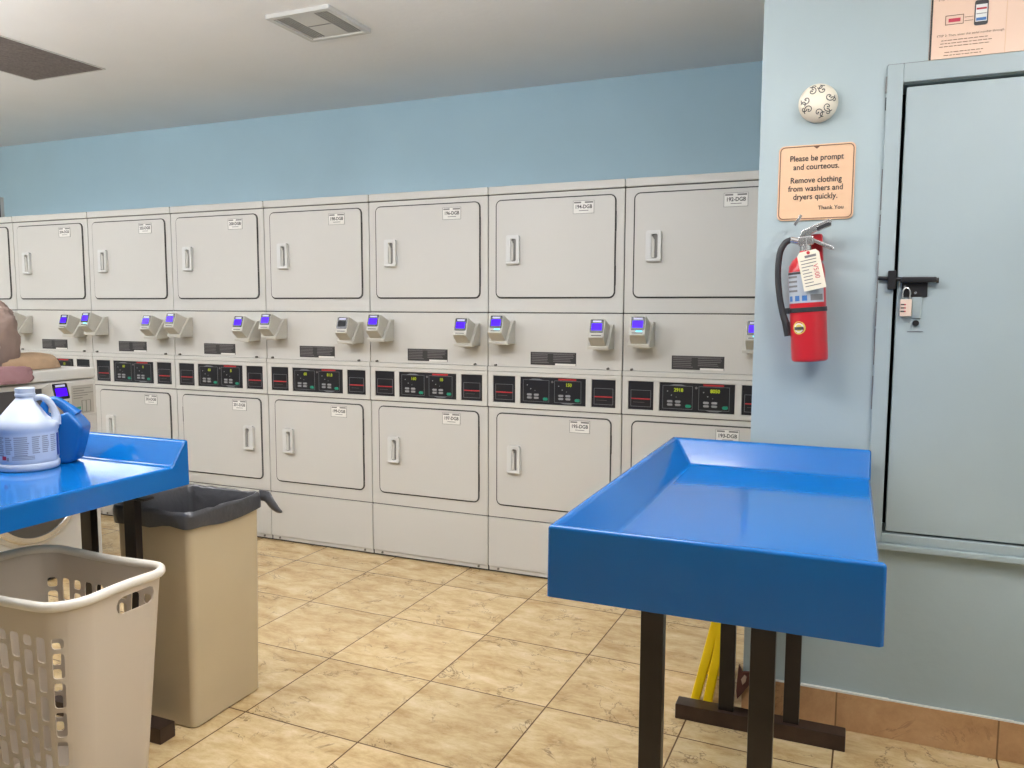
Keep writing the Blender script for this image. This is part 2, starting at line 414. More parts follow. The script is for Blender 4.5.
def access_mesh():
    m = MB()
    m.rrect(.0022, DW - .0022, .032, .286, .004, -.001, .02, 'enamel', .003)
    m.box((.004, .006, .010), (DW - .004, .02, .030), 'enamel', .002)
    for x in (.055, DW - .055):
        m.cyl((x, .008, .021), (x, .001, .021), .006, 'screw', 10)
    return m.mesh('access_panel')
def console_mesh():
    m = MB()
    o = rr(.0022, DW - .0022, .850, 1.0265, .004)
    m.box((.004, .0, .852), (DW - .004, .02, 1.025), 'enamel', .002)
    # raised white surround with three windows
    for x0, x1 in ((.0022, .030), (.148, .176), (.510, .539), (.655, DW - .0022)):
        m.box((x0, -.007, .850), (x1, .004, 1.0265), 'enamel', .003)
    for z0, z1 in ((.850, .874), (1.006, 1.0265)):
        m.box((.0026, -.0075, z0), (DW - .0026, .004, z1), 'enamel', .003)
    return m.mesh('control_panel')
def film_mesh(x0, x1):
    m = MB()
    m.box((x0 + .001, -.0035, .875), (x1 - .001, .002, 1.005), 'black_panel')
    w = x1 - x0
    a, c, z0, z1 = x0 + .10 * w, x1 - .10 * w, .888, .965
    for q in ((a, z0, c, z0 + .0016), (a, z1 - .0016, c, z1), (a, z0, a + .0016, z1), (c - .0016, z0, c, z1)):
        m.box((q[0], -.0042, q[1]), (q[2], -.003, q[3]), 'grey_line')
    m.box((a + .003, -.0046, .922), (c - .003, -.003, .9275), 'red_line')
    for i in range(5):
        zz = .90 + i * .004
        if i != 2: continue
        m.box((a + .012, -.0042, zz), (c - .03, -.003, zz + .0012), 'label_grey')
    return m.mesh('side_film')
def display_mesh(left, right):
    m = MB()
    m.box((.177, -.0035, .875), (.509, .002, 1.005), 'black_panel')
    for x0, s in ((.19, left), (.352, right)):
        a, c, z0, z1 = x0, x0 + .135, .886, .992
        for q in ((a, z0, c, z0 + .0014), (a, z1 - .0014, c, z1), (a, z0, a + .0014, z1), (c - .0014, z0, c, z1)):
            m.box((q[0], -.0042, q[1]), (q[2], -.003, q[3]), 'grey_line')
        if x0 < .3:
            m.prism([(a + .03, z1), (c - .03, z1), (c - .05, z1 + .006), (a + .05, z1 + .006)], -.0042, -.003, 'grey_line')
        else:
            m.prism([(a + .05, z0 - .006), (c - .05, z0 - .006), (c - .03, z0), (a + .03, z0)], -.0042, -.003, 'grey_line')
        if s:
            m.text(s, .022, 'digit', (x0 + .072, -.0044, .972), bold=.0007, sx=.95)
        m.cyl((x0 + .022, -.003, .966), (x0 + .022, -.0045, .966), .0028, 'grey_btn', 8)
        m.cyl((x0 + .040, -.003, .948), (x0 + .040, -.0045, .948), .0028, 'grey_btn', 8)
        m.cyl((x0 + .062, -.003, .940), (x0 + .062, -.0045, .940), .0022, 'grey_line', 8)
        for i in (0, 1):
            for j in (0, 1):
                m.rrect(x0 + .020 + i * .036, x0 + .047 + i * .036, .899 + j * .015, .911 + j * .015, .005, -.006, -.003, 'grey_btn', .001, 3)
        m.rrect(x0 + .103, x0 + .130, .893, .909, .007, -.0065, -.003, 'green_btn', .001, 3)
    m.box((.372, -.0042, .9945), (.462, -.003, 1.0025), 'red_line')
    m.cyl((.341, -.003, .985), (.341, -.0045, .985), .006, 'label_grey', 8)
    return m.mesh('display')
def warn_mesh():
    m = MB()
    m.box((.228, -.0035, 1.066), (.460, -.001, 1.128), 'label_black')
    for i in range(6):
        z = 1.076 + i * .008
        for x0, x1 in ((.234, .325), (.345, .45)):
            if i == 0 and x0 > .3: continue
            m.box((x0, -.004, z), (x1 - random.uniform(0, .02), -.003, z + .003), 'label_grey')
    m.box((.234, -.004, 1.121), (.454, -.003, 1.1235), 'label_grey')
    m.box((.355, -.0042, 1.066), (.458, -.003, 1.0745), 'paper')
    return m.mesh('warning_label')
def door_mesh(z0, z1, x0, x1, hinge):
    m = MB()
    m.rrect(x0 - .0035, x1 + .0022, z0 - .0045, z1 + .0025, .030, -.003, .01, 'seam', 0, 7)
    m.rrect(x0, x1, z0, z1, .027, -.007, .008, 'enamel', .003, 7)
    for z in (z0 + .10, z1 - .12):
        hx = x1 if hinge == 'r' else x0
        hx += .0008 if hinge == 'r' else -.0008; m.cyl((hx, -.0035, z - .045), (hx, -.0035, z + .045), .0034, 'seam', 8)
    return m.mesh('door')
def handle_mesh():
    """origin at centre"""
    m = MB()
    o = rr(-.034, .034, -.068, .068, .010); i = rr(-.010, .019, -.056, .052, .008)
    m.ring(o, i, -.017, .003, 'enamel_white')
    m.rrect(-.0105, .0195, -.0565, .0525, .008, -.002, .002, 'recess')
    m.prism([(-.010, -.052), (.003, -.052), (.003, .026), (-.010, .048)], -.012, -.001, 'enamel')
    m.box((-.037, -.012, -.060), (-.031, .003, .060), 'enamel_white', .002)
    m.box((-.034, -.020, -.070), (.034, -.004, -.058), 'enamel_white', .004)
    return m.mesh('door_handle')
def sticker_mesh(num):
    m = MB()
    m.box((-.051, -.0008, -.030), (.051, .001, .030), 'paper')
    for q in ((-.051, -.030, .051, -.0283), (-.051, .0283, .051, .030), (-.051, -.03, -.0493, .03), (.0493, -.03, .051, .03)):
        m.box((q[0], -.0012, q[1]), (q[2], 0, q[3]), 'ink_soft')
    m.box((-.046, -.0012, .018), (-.012, 0, .025), 'ink_soft'); m.box((.006, -.0012, .018), (.046, 0, .025), 'ink_soft')
    m.text(num, .0235, 'ink', (0, -.0016, .001), bold=.0006, sx=.92)
    m.box((-.022, -.0012, -.0175), (.024, 0, -.0145), 'ink_soft')
    return m.mesh('number_sticker')

TILT = math.radians(17)
def reader_body_mesh():
    """card reader head: origin at the middle of its back, facing -y, tilted up"""
    m = MB(); T = Matrix.Rotation(-TILT, 4, 'X')
    prof = [(.0, -.066), (-.022, -.070), (-.094, -.038), (-.101, -.028), (-.101, .050), (-.094, .056), (.0, .048)]
    # side outline (y, z) extruded along x
    R = Matrix.Rotation(PI / 2, 4, 'Z')
    m.prism([(y, z) for y, z in prof], -.036, .036, 'reader', .005, T=T @ Matrix(((0, -1, 0, 0), (1, 0, 0, 0), (0, 0, 1, 0), (0, 0, 0, 1))))
    m.box((-.030, -.109, -.036), (.030, -.095, -.026), 'reader', .003, T=T)      # card lip
    m.box((-.024, -.1018, -.0255), (.024, -.0995, -.021), 'seam', T=T)            # card slot
    return m.mesh('card_reader')
def reader_screen_mesh(on, led):
    m = MB(); T = Matrix.Rotation(-TILT, 4, 'X')
    m.rrect(-.031, .031, -.010, .052, .005, -.1035, -.097, 'reader_dark', .001, 4, T=T)
    m.box((-.024, -.1045, .001), (.024, -.103, .033), 'screen' if on else 'screen_off', T=T)
    m.box((-.020, -.1045, .038), (.020, -.103, .046), 'screen_text', T=T)
    if led: m.box((-.006, -.1032, -.018), (.022, -.100, -.012), 'cyan', T=T)
    return m.mesh('screen')
def bracket_mesh():
    """wedge bracket on the panel: x centred, z from its bottom edge"""
    m = MB()
    Q = Matrix(((0, -1, 0, 0), (1, 0, 0, 0), (0, 0, 1, 0), (0, 0, 0, 1)))
    m.prism([(-.001, 0), (-.098, 0), (-.100, .012), (-.030, .110), (-.001, .114)], -.050, .050, 'reader', .003, T=Q)
    return m.mesh('bracket')

ME = dict(cab=cabinet_mesh(), svc=service_mesh(), acc=access_mesh(), con=console_mesh(), fl=film_mesh(.030, .148), fr=film_mesh(.539, .655), warn=warn_mesh(),
          du=door_mesh(1.389, 1.857, .045, .643, 'r'), dl=door_mesh(.357, .820, .050, .636, 'r'), dll=door_mesh(.357, .820, .050, .636, 'l'),
          hd=handle_mesh(), body=reader_body_mesh(), br=bracket_mesh(), s1=reader_screen_mesh(1, 0), s2=reader_screen_mesh(1, 1), s0=reader_screen_mesh(0, 0))

def add_reader(parent, x, z, on=True, led=False):
    r = link('card_reader', ME['body'], parent); r.location = (x + .002, -.036, z - .004)
    k = link('bracket', ME['br'], r); k.location = (-.002, .034, -.058)
    s = link('screen', ME['s2' if led else ('s1' if on else 's0')], r)
    s['label'] = 'lit violet screen' if on else 'dark screen'
    return r

# (upper number, lower number, left digits, right digits, left reader z shift)
DATA = [('206-DGB', '207-DGB', '60', '10'), ('204-DGB', '205-DGB', '60', '10'), ('202-DGB', '203-DGB', '60', '0'), ('200-DGB', '201-DGB', '60', '8'),
        ('198-DGB', '199-DGB', '60', '81.8'), ('196-DGB', '197-DGB', '160', '10'), ('194-DGB', '195-DGB', '', '150'), ('192-DGB', '193-DGB', '2918', '8050')]
LAB = ['white stacked dryer furthest left, cut off by the edge of the photo',
       'second white stacked dryer from the left, behind the brown clothes heap',
       'third white stacked dryer from the left, its lower door just above the blue table end',
       'white stacked dryer behind the trash can, its lower door handle on the right side',
       'white stacked dryer whose right card reader has a dark screen',
       'white stacked dryer in the middle, between the dark-screen reader dryer and the one labelled 194',
       'white stacked dryer labelled 194 on top, just left of the blue folding table',
       'rightmost white stacked dryer, partly hidden behind the blue notice wall']
for i in range(8):
    up, lo, dg1, dg2 = DATA[i]
    d = thing('stacked_dryer', LAB[i], 'dryer', ((i - 6) * DW, 0, 0), group='row of stacked dryers')
    link('cabinet', ME['cab'], d); link('service_panel', ME['svc'], d); link('access_panel', ME['acc'], d)
    c = link('control_panel', ME['con'], d)
    link('side_film', ME['fl'], c); link('side_film', ME['fr'], c)
    link('display', display_mesh(dg1, dg2), c)
    w = link('warning_label', ME['warn'], d); w['label'] = 'black warning label'
    u = link('door', ME['du'], d)
    h = link('door_handle', ME['hd'], u); h.location = (.138, -.007, 1.619)
    s = link('number_sticker', sticker_mesh(up), u); s.location = (.490, -.0075, 1.806)
    flip = (i == 3)
    l = link('door', ME['dll' if flip else 'dl'], d)
    h = link('door_handle', ME['hd'], l); h.location = (.552 if flip else .146, -.007, .594)
    if flip: h.scale = (-1, 1, 1)
    s = link('number_sticker', sticker_mesh(lo), l); s.location = (.483, -.0075, .776)
    add_reader(d, .098, 1.227, True, i in (2, 6, 7))
    add_reader(d, .596, 1.213, i != 4, i == 7)

# ------------------------------------------------------------------ ceiling fittings
t = thing('ceiling_vent', 'square white ceiling vent with side slots', 'vent', (-.574, -.545, CEIL))
m = MB()
m.ring(rr(-.165, .165, -.165, .165, .006), rr(-.142, .142, -.142, .142, .004), -.018, .0, 'grille_white', T=Matrix.Rotation(PI / 2, 4, 'X'))
f = m.build('frame', t)
m = MB()
m.box((-.141, -.141, -.012), (.141, .141, -.001), 'grille_white', .002)
for sx in (-1, 1):
    for k in range(5):
        x = sx * (.070 + k * .014)
        m.box((x - .0035, -.128, -.0135), (x + .0035, .128, -.0115), 'grille_slat')
m.box((-.060, -.003, -.0135), (.060, .003, -.0115), 'grille_slat')
m.build('louvre', t)
t = thing('ceiling_grille', 'dark grey return air grille set in the ceiling', 'grille', (-2.330, -.92, CEIL))
m = MB(); m.ring(rr(-.275, .275, -.515, .515, .004), rr(-.268, .268, -.508, .508, .003), -.005, 0, 'grille_white', T=Matrix.Rotation(PI / 2, 4, 'X'))
m.build('frame', t)
m = MB(); m.box((-.269, -.509, -.003), (.269, .509, -.0005), 'grille_dark')
for k in range(50):
    y = -.49 + k * .02
    m.box((-.26, y, -.005), (.26, y + .006, -.0029), 'grille_dark')
m.build('mesh_panel', t)

for i, (lx, ly, rz) in enumerate(((-4.1, -1.6, 0), (-2.5, -1.85, 0), (-.95, -2.17, 0), (.55, -1.90, 0), (2.3, -2.3, PI / 2))):
    t = thing('ceiling_light', 'hanging white fluorescent wraparound ceiling light, outside the photo', 'ceiling light', (lx, ly, CEIL - .37), rz, 'fluorescent ceiling lights')
    m = MB(); m.box((-.60, -.02, .055), (.60, .02, .10), 'grille_white', .004)
    for x in (-.45, .45): m.cyl((x, 0, .10), (x, 0, .37), .006, 'chrome', 8)
    m.build('housing', t)
    m = MB(); m.rrect(-.115, .115, 0, .07, .03, -.61, .61, 'diffuser', 0, 5, T=Matrix.Rotation(PI / 2, 4, 'Z')); m.build('diffuser', t)

# white panel box on the back wall
t = thing('wall_panel', 'small white panel box on the blue wall above the leftmost dryer', 'panel box', (-4.78, BACK, 1.98))
m = MB(); m.box((-.16, -.04, 0), (.16, 0, .225), 'enamel_white', .004); m.build('box', t)
m = MB(); m.box((-.162, -.046, .005), (.162, -.038, .22), 'grille_white', .002); m.box((.156, -.047, .0), (.164, -.036, .226), 'seam'); m.build('cover', t)

# ------------------------------------------------------------------ things on the notice wall
t = thing('notice_sign', 'peach notice asking people to be prompt, above the fire extinguisher', 'sign', (1.5355, WY, 1.726))
m = MB(); m.rrect(-.110, .110, -.114, .114, .016, -.005, 0, 'peach', .001); m.build('board', t)
m = MB()
m.ring(rr(-.106, .106, -.110, .110, .014), rr(-.1035, .1035, -.1075, .1075, .012), -.0058, -.0045, 'brown')
m.prism([(-.012, .110), (.012, .110), (0, .100)], -.0060, -.0045, 'brown')
o = m.build('border', t); o['label'] = 'thin brown border line'
m = MB()
for s, z in (('Please be prompt', .073), ('and courteous.', .047), (None, 0), ('Remove clothing', .007), ('from washers and', -.018), ('dryers quickly.', -.043)):
    if s is None:
        m.build('message_lettering', t); m = MB(); continue
    m.text(s, .0245, 'ink', (0, -.0062, z), bold=.0003, sx=.89)
m.build('message_lettering', t); m = MB()
m.text('Thank You', .0165, 'ink', (.046, -.0062, -.078), bold=.0002)
m.build('thank_you_lettering', t)

t = thing('alarm_dome', 'round cream wall dome with dark scroll pattern above the peach notice', 'alarm', (1.5345, WY, 1.960))
RX = Matrix.Rotation(PI / 2, 4, 'X')
m = MB(); m.lathe([(.056, 0), (.057, .012), (.055, .022), (.046, .034), (.030, .042), (.012, .045)], 'cream', n=40, T=RX); m.build('dome', t)
m = MB()
def dome_y(d):
    P = [(.0, .0455), (.012, .045), (.030, .042), (.046, .034), (.055, .022), (.060, .010)]
    for (d0, h0), (d1, h1) in zip(P, P[1:]):
        if d0 <= d <= d1: return -(h0 + (h1 - h0) * (d - d0) / (d1 - d0)) - .0004
    return -.012
for k in range(7):
    a0 = 2 * PI * k / 7 + .3; sg = 1 if k % 2 else -1
    c = Vector((.034 * math.cos(a0), 0, .034 * math.sin(a0)))
    for rad, turn, ph, cc in ((.0145, 14, 0, c), (.0085, 10, 2.4, c * 1.22 + Vector((-c.z, 0, c.x)) * .33 * sg)):
        pts = []
        for q in range(turn):
            a = a0 + ph + sg * q * .48
            r = rad * (1 - q * .058)
            x, z = cc.x + r * math.cos(a), cc.z + r * math.sin(a)
            d = math.hypot(x, z)
            if d < .0555: pts.append((x, dome_y(d), z))
        if len(pts) > 2: m.tube(pts, .0013, 'ink', 6)
    m.lathe([(.0024, 0), (.0024, .001)], 'ink', n=8, T=Matrix.Translation((c.x, dome_y(.034) + .0006, c.z)) @ RX)
o = m.build('scroll_pattern', t); o['label'] = 'dark scroll lines'

t = thing('fire_extinguisher', 'red fire extinguisher hanging on the blue wall under the peach notice', 'fire extinguisher', (1.541, WY - .064, 1.180))
t.rotation_euler = (0, math.radians(-4.0), 0)
m = MB(); m.lathe([(.046, .0), (.0515, .004), (.053, .012), (.053, .270), (.050, .290), (.040, .308), (.022, .322), (.018, .335)], 'ext_red', n=40); m.build('cylinder', t)
m = MB(); m.cyl((0, 0, .33), (0, 0, .372), .017, 'chrome'); m.box((-.020, -.016, .350), (.024, .016, .378), 'chrome', .004)
m.cyl((-.018, 0, .365), (-.042, 0, .372), .010, 'chrome', 12); m.build('valve', t)
m = MB(); m.prism([(-.016, .378), (-.008, .396), (.068, .424), (.076, .418), (.074, .408), (.012, .382)], -.010, .010, 'chrome', .002)
m.prism([(.030, .402), (.066, .4145), (.075, .411), (.074, .403), (.034, .391)], -.0105, .0105, 'rubber', .001)
m.prism([(-.026, .412), (-.032, .418), (-.012, .446), (-.006, .441)], -.006, .006, 'chrome', .001); m.build('squeeze_lever', t)
m = MB(); m.prism([(.008, .366), (.020, .372), (.078, .340), (.080, .330), (.070, .332)], -.010, .010, 'chrome', .002); m.build('carry_handle', t)
m = MB()
m.tube([(-.040, 0, .372), (-.058, 0, .364), (-.074, -.004, .335), (-.082, -.006, .275), (-.080, -.008, .205), (-.072, -.010, .150), (-.064, -.012, .120)], [.0095] * 5 + [.010, .011], 'rubber', 12, 6)
m.cyl((-.064, -.012, .122), (-.061, -.012, .080), .0115, 'rubber', 12, .009); o = m.build('hose', t); o['label'] = 'black rubber hose'
m = MB(); m.lathe([(.0535, .150), (.0552, .151), (.0552, .163), (.0535, .164)], 'rubber', n=40); m.box((-.070, -.014, .148), (-.046, .004, .166), 'rubber', .003); m.build('strap', t)
def arc_patch(m, r, a0, a1, z0, z1, k, n=12, c=(0, 0)):
    a0, a1 = math.radians(a0), math.radians(a1)
    rows = [[m.bm.verts.new((c[0] + r * math.cos(a0 + (a1 - a0) * i / n), c[1] + r * math.sin(a0 + (a1 - a0) * i / n), z)) for i in range(n + 1)] for z in (z0, z1)]
    fs = [m.bm.faces.new((rows[0][i], rows[0][i + 1], rows[1][i + 1], rows[1][i])) for i in range(n)]
    m._fin(fs, k)
m = MB()
arc_patch(m, .0535, -165, -28, .178, .272, 'ext_label')
for i in range(4):
    arc_patch(m, .0538, -160, -118, .212 + i * .014, .218 + i * .014, 'ink_soft')
arc_patch(m, .0538, -163, -30, .264, .271, 'ink')
for a in (-155, -128, -104):
    arc_patch(m, .0538, a, a + 16, .184, .200, 'blue_print')
arc_patch(m, .0538, -78, -35, .184, .202, 'ink_soft')
o = m.build('instruction_label', t); o['label'] = 'silver grey instruction label'
m = MB()
for rr_, k, off in ((.0195, 'gold', 0), (.0145, 'paper', .0004), (.0105, 'gold', .0008)):
    vs = []
    for q in range(20):
        a = 2 * PI * q / 20
        th = math.radians(-118) + rr_ * math.cos(a) * 1.05 / .053
        vs.append(m.bm.verts.new(((.0537 + off) * math.cos(th), (.0537 + off) * math.sin(th), .104 + rr_ * math.sin(a))))
    m._fin([m.bm.faces.new(vs)], k)
arc_patch(m, .0550, -134, -102, .098, .107, 'ink', 6)
o = m.build('emblem', t); o['label'] = 'small round yellow emblem sticker'
m = MB(); m.box((.014, .018, .30), (.048, .060, .385), 'ext_red', .006); m.box((-.014, .044, .06), (.014, .0645, .36), 'ext_red', .003); m.build('hook', t)

t = thing('inspection_tag', 'cream inspection tag hanging from the fire extinguisher neck', 'tag', (1.526, WY - .128, 1.512))
t.rotation_euler = (0, math.radians(-13), 0)
m = MB(); m.prism([(-.032, -.012), (-.024, -.002), (.022, -.002), (.030, -.012), (.030, -.118), (-.032, -.118)], -.001, .0005, 'tag'); m.build('card', t)
m = MB()
for i in range(9):
    m.box((-.026, -.0016, -.030 - i * .0095), (.004 + random.uniform(-.012, .018), -.0008, -.0275 - i * .0095), 'ink_soft')
m.box((-.012, -.0016, -.022), (.020, -.0008, -.015), 'ink_soft')
m.text('V5/00', .020, 'red_mark', (.012, -.0018, -.066), sx=.9, T=Matrix.Translation((.012, 0, -.066)) @ Matrix.Rotation(PI / 2, 4, 'Y') @ Matrix.Translation((-.012, 0, .066)))
m.build('printing', t)
m = MB(); m.cyl((0, -.0018, -.008), (0, .001, -.008), .005, 'ext_red', 12); m.tube([(0, 0, -.006), (-.006, .018, .010), (-.01, .045, .022)], .0008, 'chrome', 6); m.build('eyelet', t)

t = thing('poster', 'peach instruction poster with a smartphone picture above the closet door', 'poster', (1.832, WY, 2.054))
m = MB(); m.box((0, -.004, 0), (.46, 0, .52), 'poster', .001); m.box((-.004, -.0055, -.001), (.002, 0, .521), 'seam', .0006)
m.box((.184, -.0046, .0), (.186, -.004, .52), 'peach'); m.build('sheet', t)
m = MB()
m.rrect(.106, .140, .082, .150, .006, -.0060, -.004, 'ink', .001)
m.box((.1090, -.0064, .092), (.1370, -.0058, .138), 'paper'); m.box((.1105, -.0067, .124), (.1355, -.0062, .129), 'red_line'); m.box((.1105, -.0067, .112), (.1355, -.0062, .114), 'ink_soft'); m.box((.1105, -.0067, .094), (.1355, -.0062, .102), 'blue_print')
o = m.build('phone_picture', t); o['label'] = 'black smartphone picture'
m = MB()
for q in ((.034, .092, .080, .0935), (.034, .1165, .080, .118), (.034, .092, .0355, .118), (.0785, .092, .080, .118)):
    m.box((q[0], -.0050, q[1]), (q[2], -.004, q[3]), 'brown')
m.box((.042, -.005, .099), (.072, -.004, .109), 'red_mark')
m.box((.082, -.0048, .108), (.104, -.004, .1092), 'brown'); m.box((.082, -.0048, .098), (.104, -.004, .0992), 'brown')
m.build('ticket_picture', t)
def bars(x0, x1, z):
    while x0 < x1:
        l = random.uniform(.005, .013); m.box((x0, -.0046, z), (min(x0 + l, x1), -.004, z + .0018), 'brown'); x0 += l + .0022
m = MB(); m.text('STEP 2: Then, enter the serial number through', .0088, 'brown', (.014, -.005, .063), 'LEFT'); m.build('step_heading', t); m = MB()
m.text('STEP 1: First, add the', .0088, 'brown', (.014, -.005, .163), 'LEFT'); m.build('step_heading', t); m = MB()
for i, (x0, x1) in enumerate(((.026, .142), (.024, .152), (.022, .148))):
    bars(x0, x1, .049 - i * .0085)
m.build('paragraph', t); m = MB()
for i, (x0, x1) in enumerate(((.036, .132), (.034, .128))):
    bars(x0, x1, .016 - i * .0085)
m.build('paragraph', t); m = MB()
for r in range(4):
    bars(.21, .42, .20 + r * .07)
m.build('paragraph', t)

t = thing('barrel_bolt', 'black sliding barrel bolt across the edge of the closet door', 'bolt', (1.80, WY - .008, 1.425))
m = MB(); m.cyl((-.078, -.016, .006), (.080, -.016, -.002), .0062, 'black', 12); m.cyl((.076, -.016, -.002), (.083, -.016, -.002), .0085, 'black', 12); m.build('rod', t)
m = MB(); m.box((-.052, -.030, -.028), (-.030, -.0075, .028), 'black', .003); m.build('keeper', t)
m = MB(); m.box((-.018, -.024, -.008), (.078, -.001, .009), 'black', .004); m.box((-.012, -.006, -.050), (.056, 0, .010), 'black', .002)
m.cyl((.024, -.004, -.038), (.024, -.009, -.038), .004, 'chrome', 10); m.cyl((-.004, -.004, -.02), (-.004, -.01, -.02), .004, 'chrome', 10); m.build('housing', t)
t = thing('padlock', 'small pale combination padlock hanging from the black bolt', 'padlock', (1.800, WY - .022, 1.328))
m = MB(); m.box((-.0155, -.008, -.010), (.0155, .008, .040), 'pad', .002); m.build('lock_body', t)
m = MB(); m.tube([(-.009, 0, .038), (-.010, 0, .060), (-.006, 0, .071), (0, 0, .074), (.006, 0, .071), (.010, 0, .060), (.009, 0, .038)], .0026, 'chrome', 8, 4); m.build('shackle', t)
m = MB()
for i in range(3):
    m.box((-.014, -.0092, .003 + i * .010), (.000, -.0075, .0065 + i * .010), 'ink')
    m.box((-.004, -.0096, .003 + i * .010), (.000, -.0075, .0065 + i * .010), 'red_mark')
m.build('number_dial', t)
m = MB(); m.box((1.817, WY - .013, 1.312), (1.842, WY - .0075, 1.376), 'door', .002); m.build('hasp_plate', dr)
m = MB(); m.cyl((1.829, WY - .007, 1.298), (1.829, WY - .018, 1.298), .009, 'black', 14); m.build('lock_cylinder', dr)
m = MB(); m.box((1.808, WY - .010, 1.272), (1.850, WY - .0078, 1.2745), 'grey_line'); m.build('scratch_line', dr)

# ------------------------------------------------------------------ folding tables
TW, TL = .605, 1.185
def tray_mesh():
    x0, x1, y0, y1 = -TW / 2, TW / 2, -TL / 2, TL / 2
    zt, zf, zb, t, s, f = .915, .838, .771, .016, .072, .001
    m = MB(); V = m.bm.verts.new
    A = [V(p) for p in ((x1, y0, zt), (x0, y0, zt), (x0, y1, zt), (x1, y1, zt))]
    B = [V(p) for p in ((x1, y0 + t, zt), (x0 + t, y0 + t, zt), (x0 + t, y1 - t, zt), (x1, y1 - t, zt))]
    C = [V(p) for p in ((x1, y0 + s, zf), (x0 + s, y0 + s, zf), (x0 + s, y1 - s, zf), (x1, y1 - s, zf))]
    D = [V(p) for p in ((x1 + f, y0 - f, zb), (x0 - f, y0 - f, zb), (x0 - f, y1 + f, zb), (x1 + f, y1 + f, zb))]
    F = m.bm.faces.new; fs = []
    for i in range(3):
        fs += [F((A[i], A[i + 1], B[i + 1], B[i])), F((B[i], B[i + 1], C[i + 1], C[i])), F((A[i + 1], A[i], D[i], D[i + 1]))]
    fs += [F((C[0], C[1], C[2], C[3])), F((A[0], B[0], C[0], D[0])), F((C[0], C[3], D[3], D[0])), F((A[3], D[3], C[3], B[3])), F((D[0], D[1], D[2], D[3]))]
    bmesh.ops.recalc_face_normals(m.bm, faces=fs)
    es = [e for e in m.bm.edges if e.calc_face_angle(0) > .15 and not ({e.verts[0], e.verts[1]} <= set(D))]
    r = bmesh.ops.bevel(m.bm, geom=es, offset=.0075, segments=3, affect='EDGES', profile=.5)
    m._fin(list(m.bm.faces), 'blue')
    return m.mesh('tray_top', 40)
TRAY = tray_mesh()
def table(label, cx, cy, bx, ynear, yfar, near=(-.099, .099), far=(-.099, .099)):
    t = thing('folding_table', label, 'table', (cx, cy, 0), group='blue laundry folding tables')
    link('tray_top', TRAY, t)
    for y in (ynear, yfar):
        for dx in (near if y == ynear else far):
            m = MB(); m.box((bx + dx - .0235, y - .013, .045), (bx + dx + .0235, y + .013, .773), 'leg', .002); m.build('leg', t)
        m = MB(); m.box((bx - .258, y - .030, 0), (bx + .258, y + .030, .05), 'foot', .003); m.build('foot', t)
    m = MB()
    for y in (ynear, yfar): m.box((bx - .22, y - .02, .755), (bx + .22, y + .02, .764), 'leg', .002)
    m.box((bx - .02, ynear, .755), (bx + .02, yfar, .764), 'leg', .002)
    m.build('under_frame', t)
    return t
table('bright blue tray-topped folding table against the notice wall on the right', 1.4225, -1.562, .0075, -2.03 + 1.562, -1.05 + 1.562, (-.124, .092))
table('bright blue tray-topped folding table on the left holding the two jugs', -.590, -1.672 - TL / 2, .088, -2.80 + 2.2645, -1.840 + 2.2645, (-.045, .145), (-.042, .148))

# ------------------------------------------------------------------ jugs
TZ = .838
t = thing('bleach_jug', 'large white plastic jug with printed label on the left blue table', 'jug', (-.690, -1.925, TZ), math.radians(52))
t.scale = (.94, .94, .97)
def carve(a, z):
    d = abs((a + PI) % (2 * PI) - PI)
    if .150 < z < .226 and d < .75:
        return 1 - .42 * min(1, (.75 - d) / .35) * min(1, (z - .150) / .012) * min(1, (.226 - z) / .006)
    return 1
prof = [(.084, 0), (.090, .004), (.0915, .012), (.0915, .021), (.087, .0245), (.088, .028), (.089, .036), (.089, .118), (.0915, .124), (.0935, .135), (.0925, .147), (.086, .158)]
prof += [(.086 - .0575 * k / 9, .158 + .067 * k / 9) for k in range(1, 10)] + [(.027, .229), (.0265, .234)]
m = MB(); m.lathe(prof, 'jug_white', n=64, fn=carve); m.build('bottle', t, 60)
m = MB(); m.lathe([(.0275, .231), (.030, .233), (.030, .240), (.028, .242), (.029, .246), (.029, .257), (.026, .259)], 'jug_white', n=32); m.build('cap', t)
m = MB(); m.tube([(.020, 0, .222), (.046, 0, .226), (.066, 0, .212), (.080, 0, .184), (.086, 0, .160), (.082, 0, .140)], [.010, .0105, .0105, .011, .013, .018], 'jug_white', 14, 5); m.build('handle', t, 60)
m = MB()
arc_patch(m, .0895, -178, 6, .034, .116, 'jug_white', 44)
for a0, a1, n in ((-176, -160, 9), (-156, -134, 10), (-131, -116, 9), (-113, -84, 10), (-80, -64, 9), (-61, -45, 9), (-42, -26, 9)):
    for k in range(n):
        z = .108 - k * .0062
        arc_patch(m, .0899, a0, a1 - random.uniform(0, 5), z, z + .0036, 'text_grey', 5)
for k in range(3):
    arc_patch(m, .0899, -118, -76, .040 + k * .0045, .0425 + k * .0045, 'text_grey', 6)
arc_patch(m, .0901, -140, -130, .040, .052, 'red_mark', 4); arc_patch(m, .0901, -129, -124, .037, .048, 'text_grey', 3)
arc_patch(m, .0899, -22, -10, .040, .112, 'jug_dark', 5)
o = m.build('label', t); o['label'] = 'white label with grey small print'

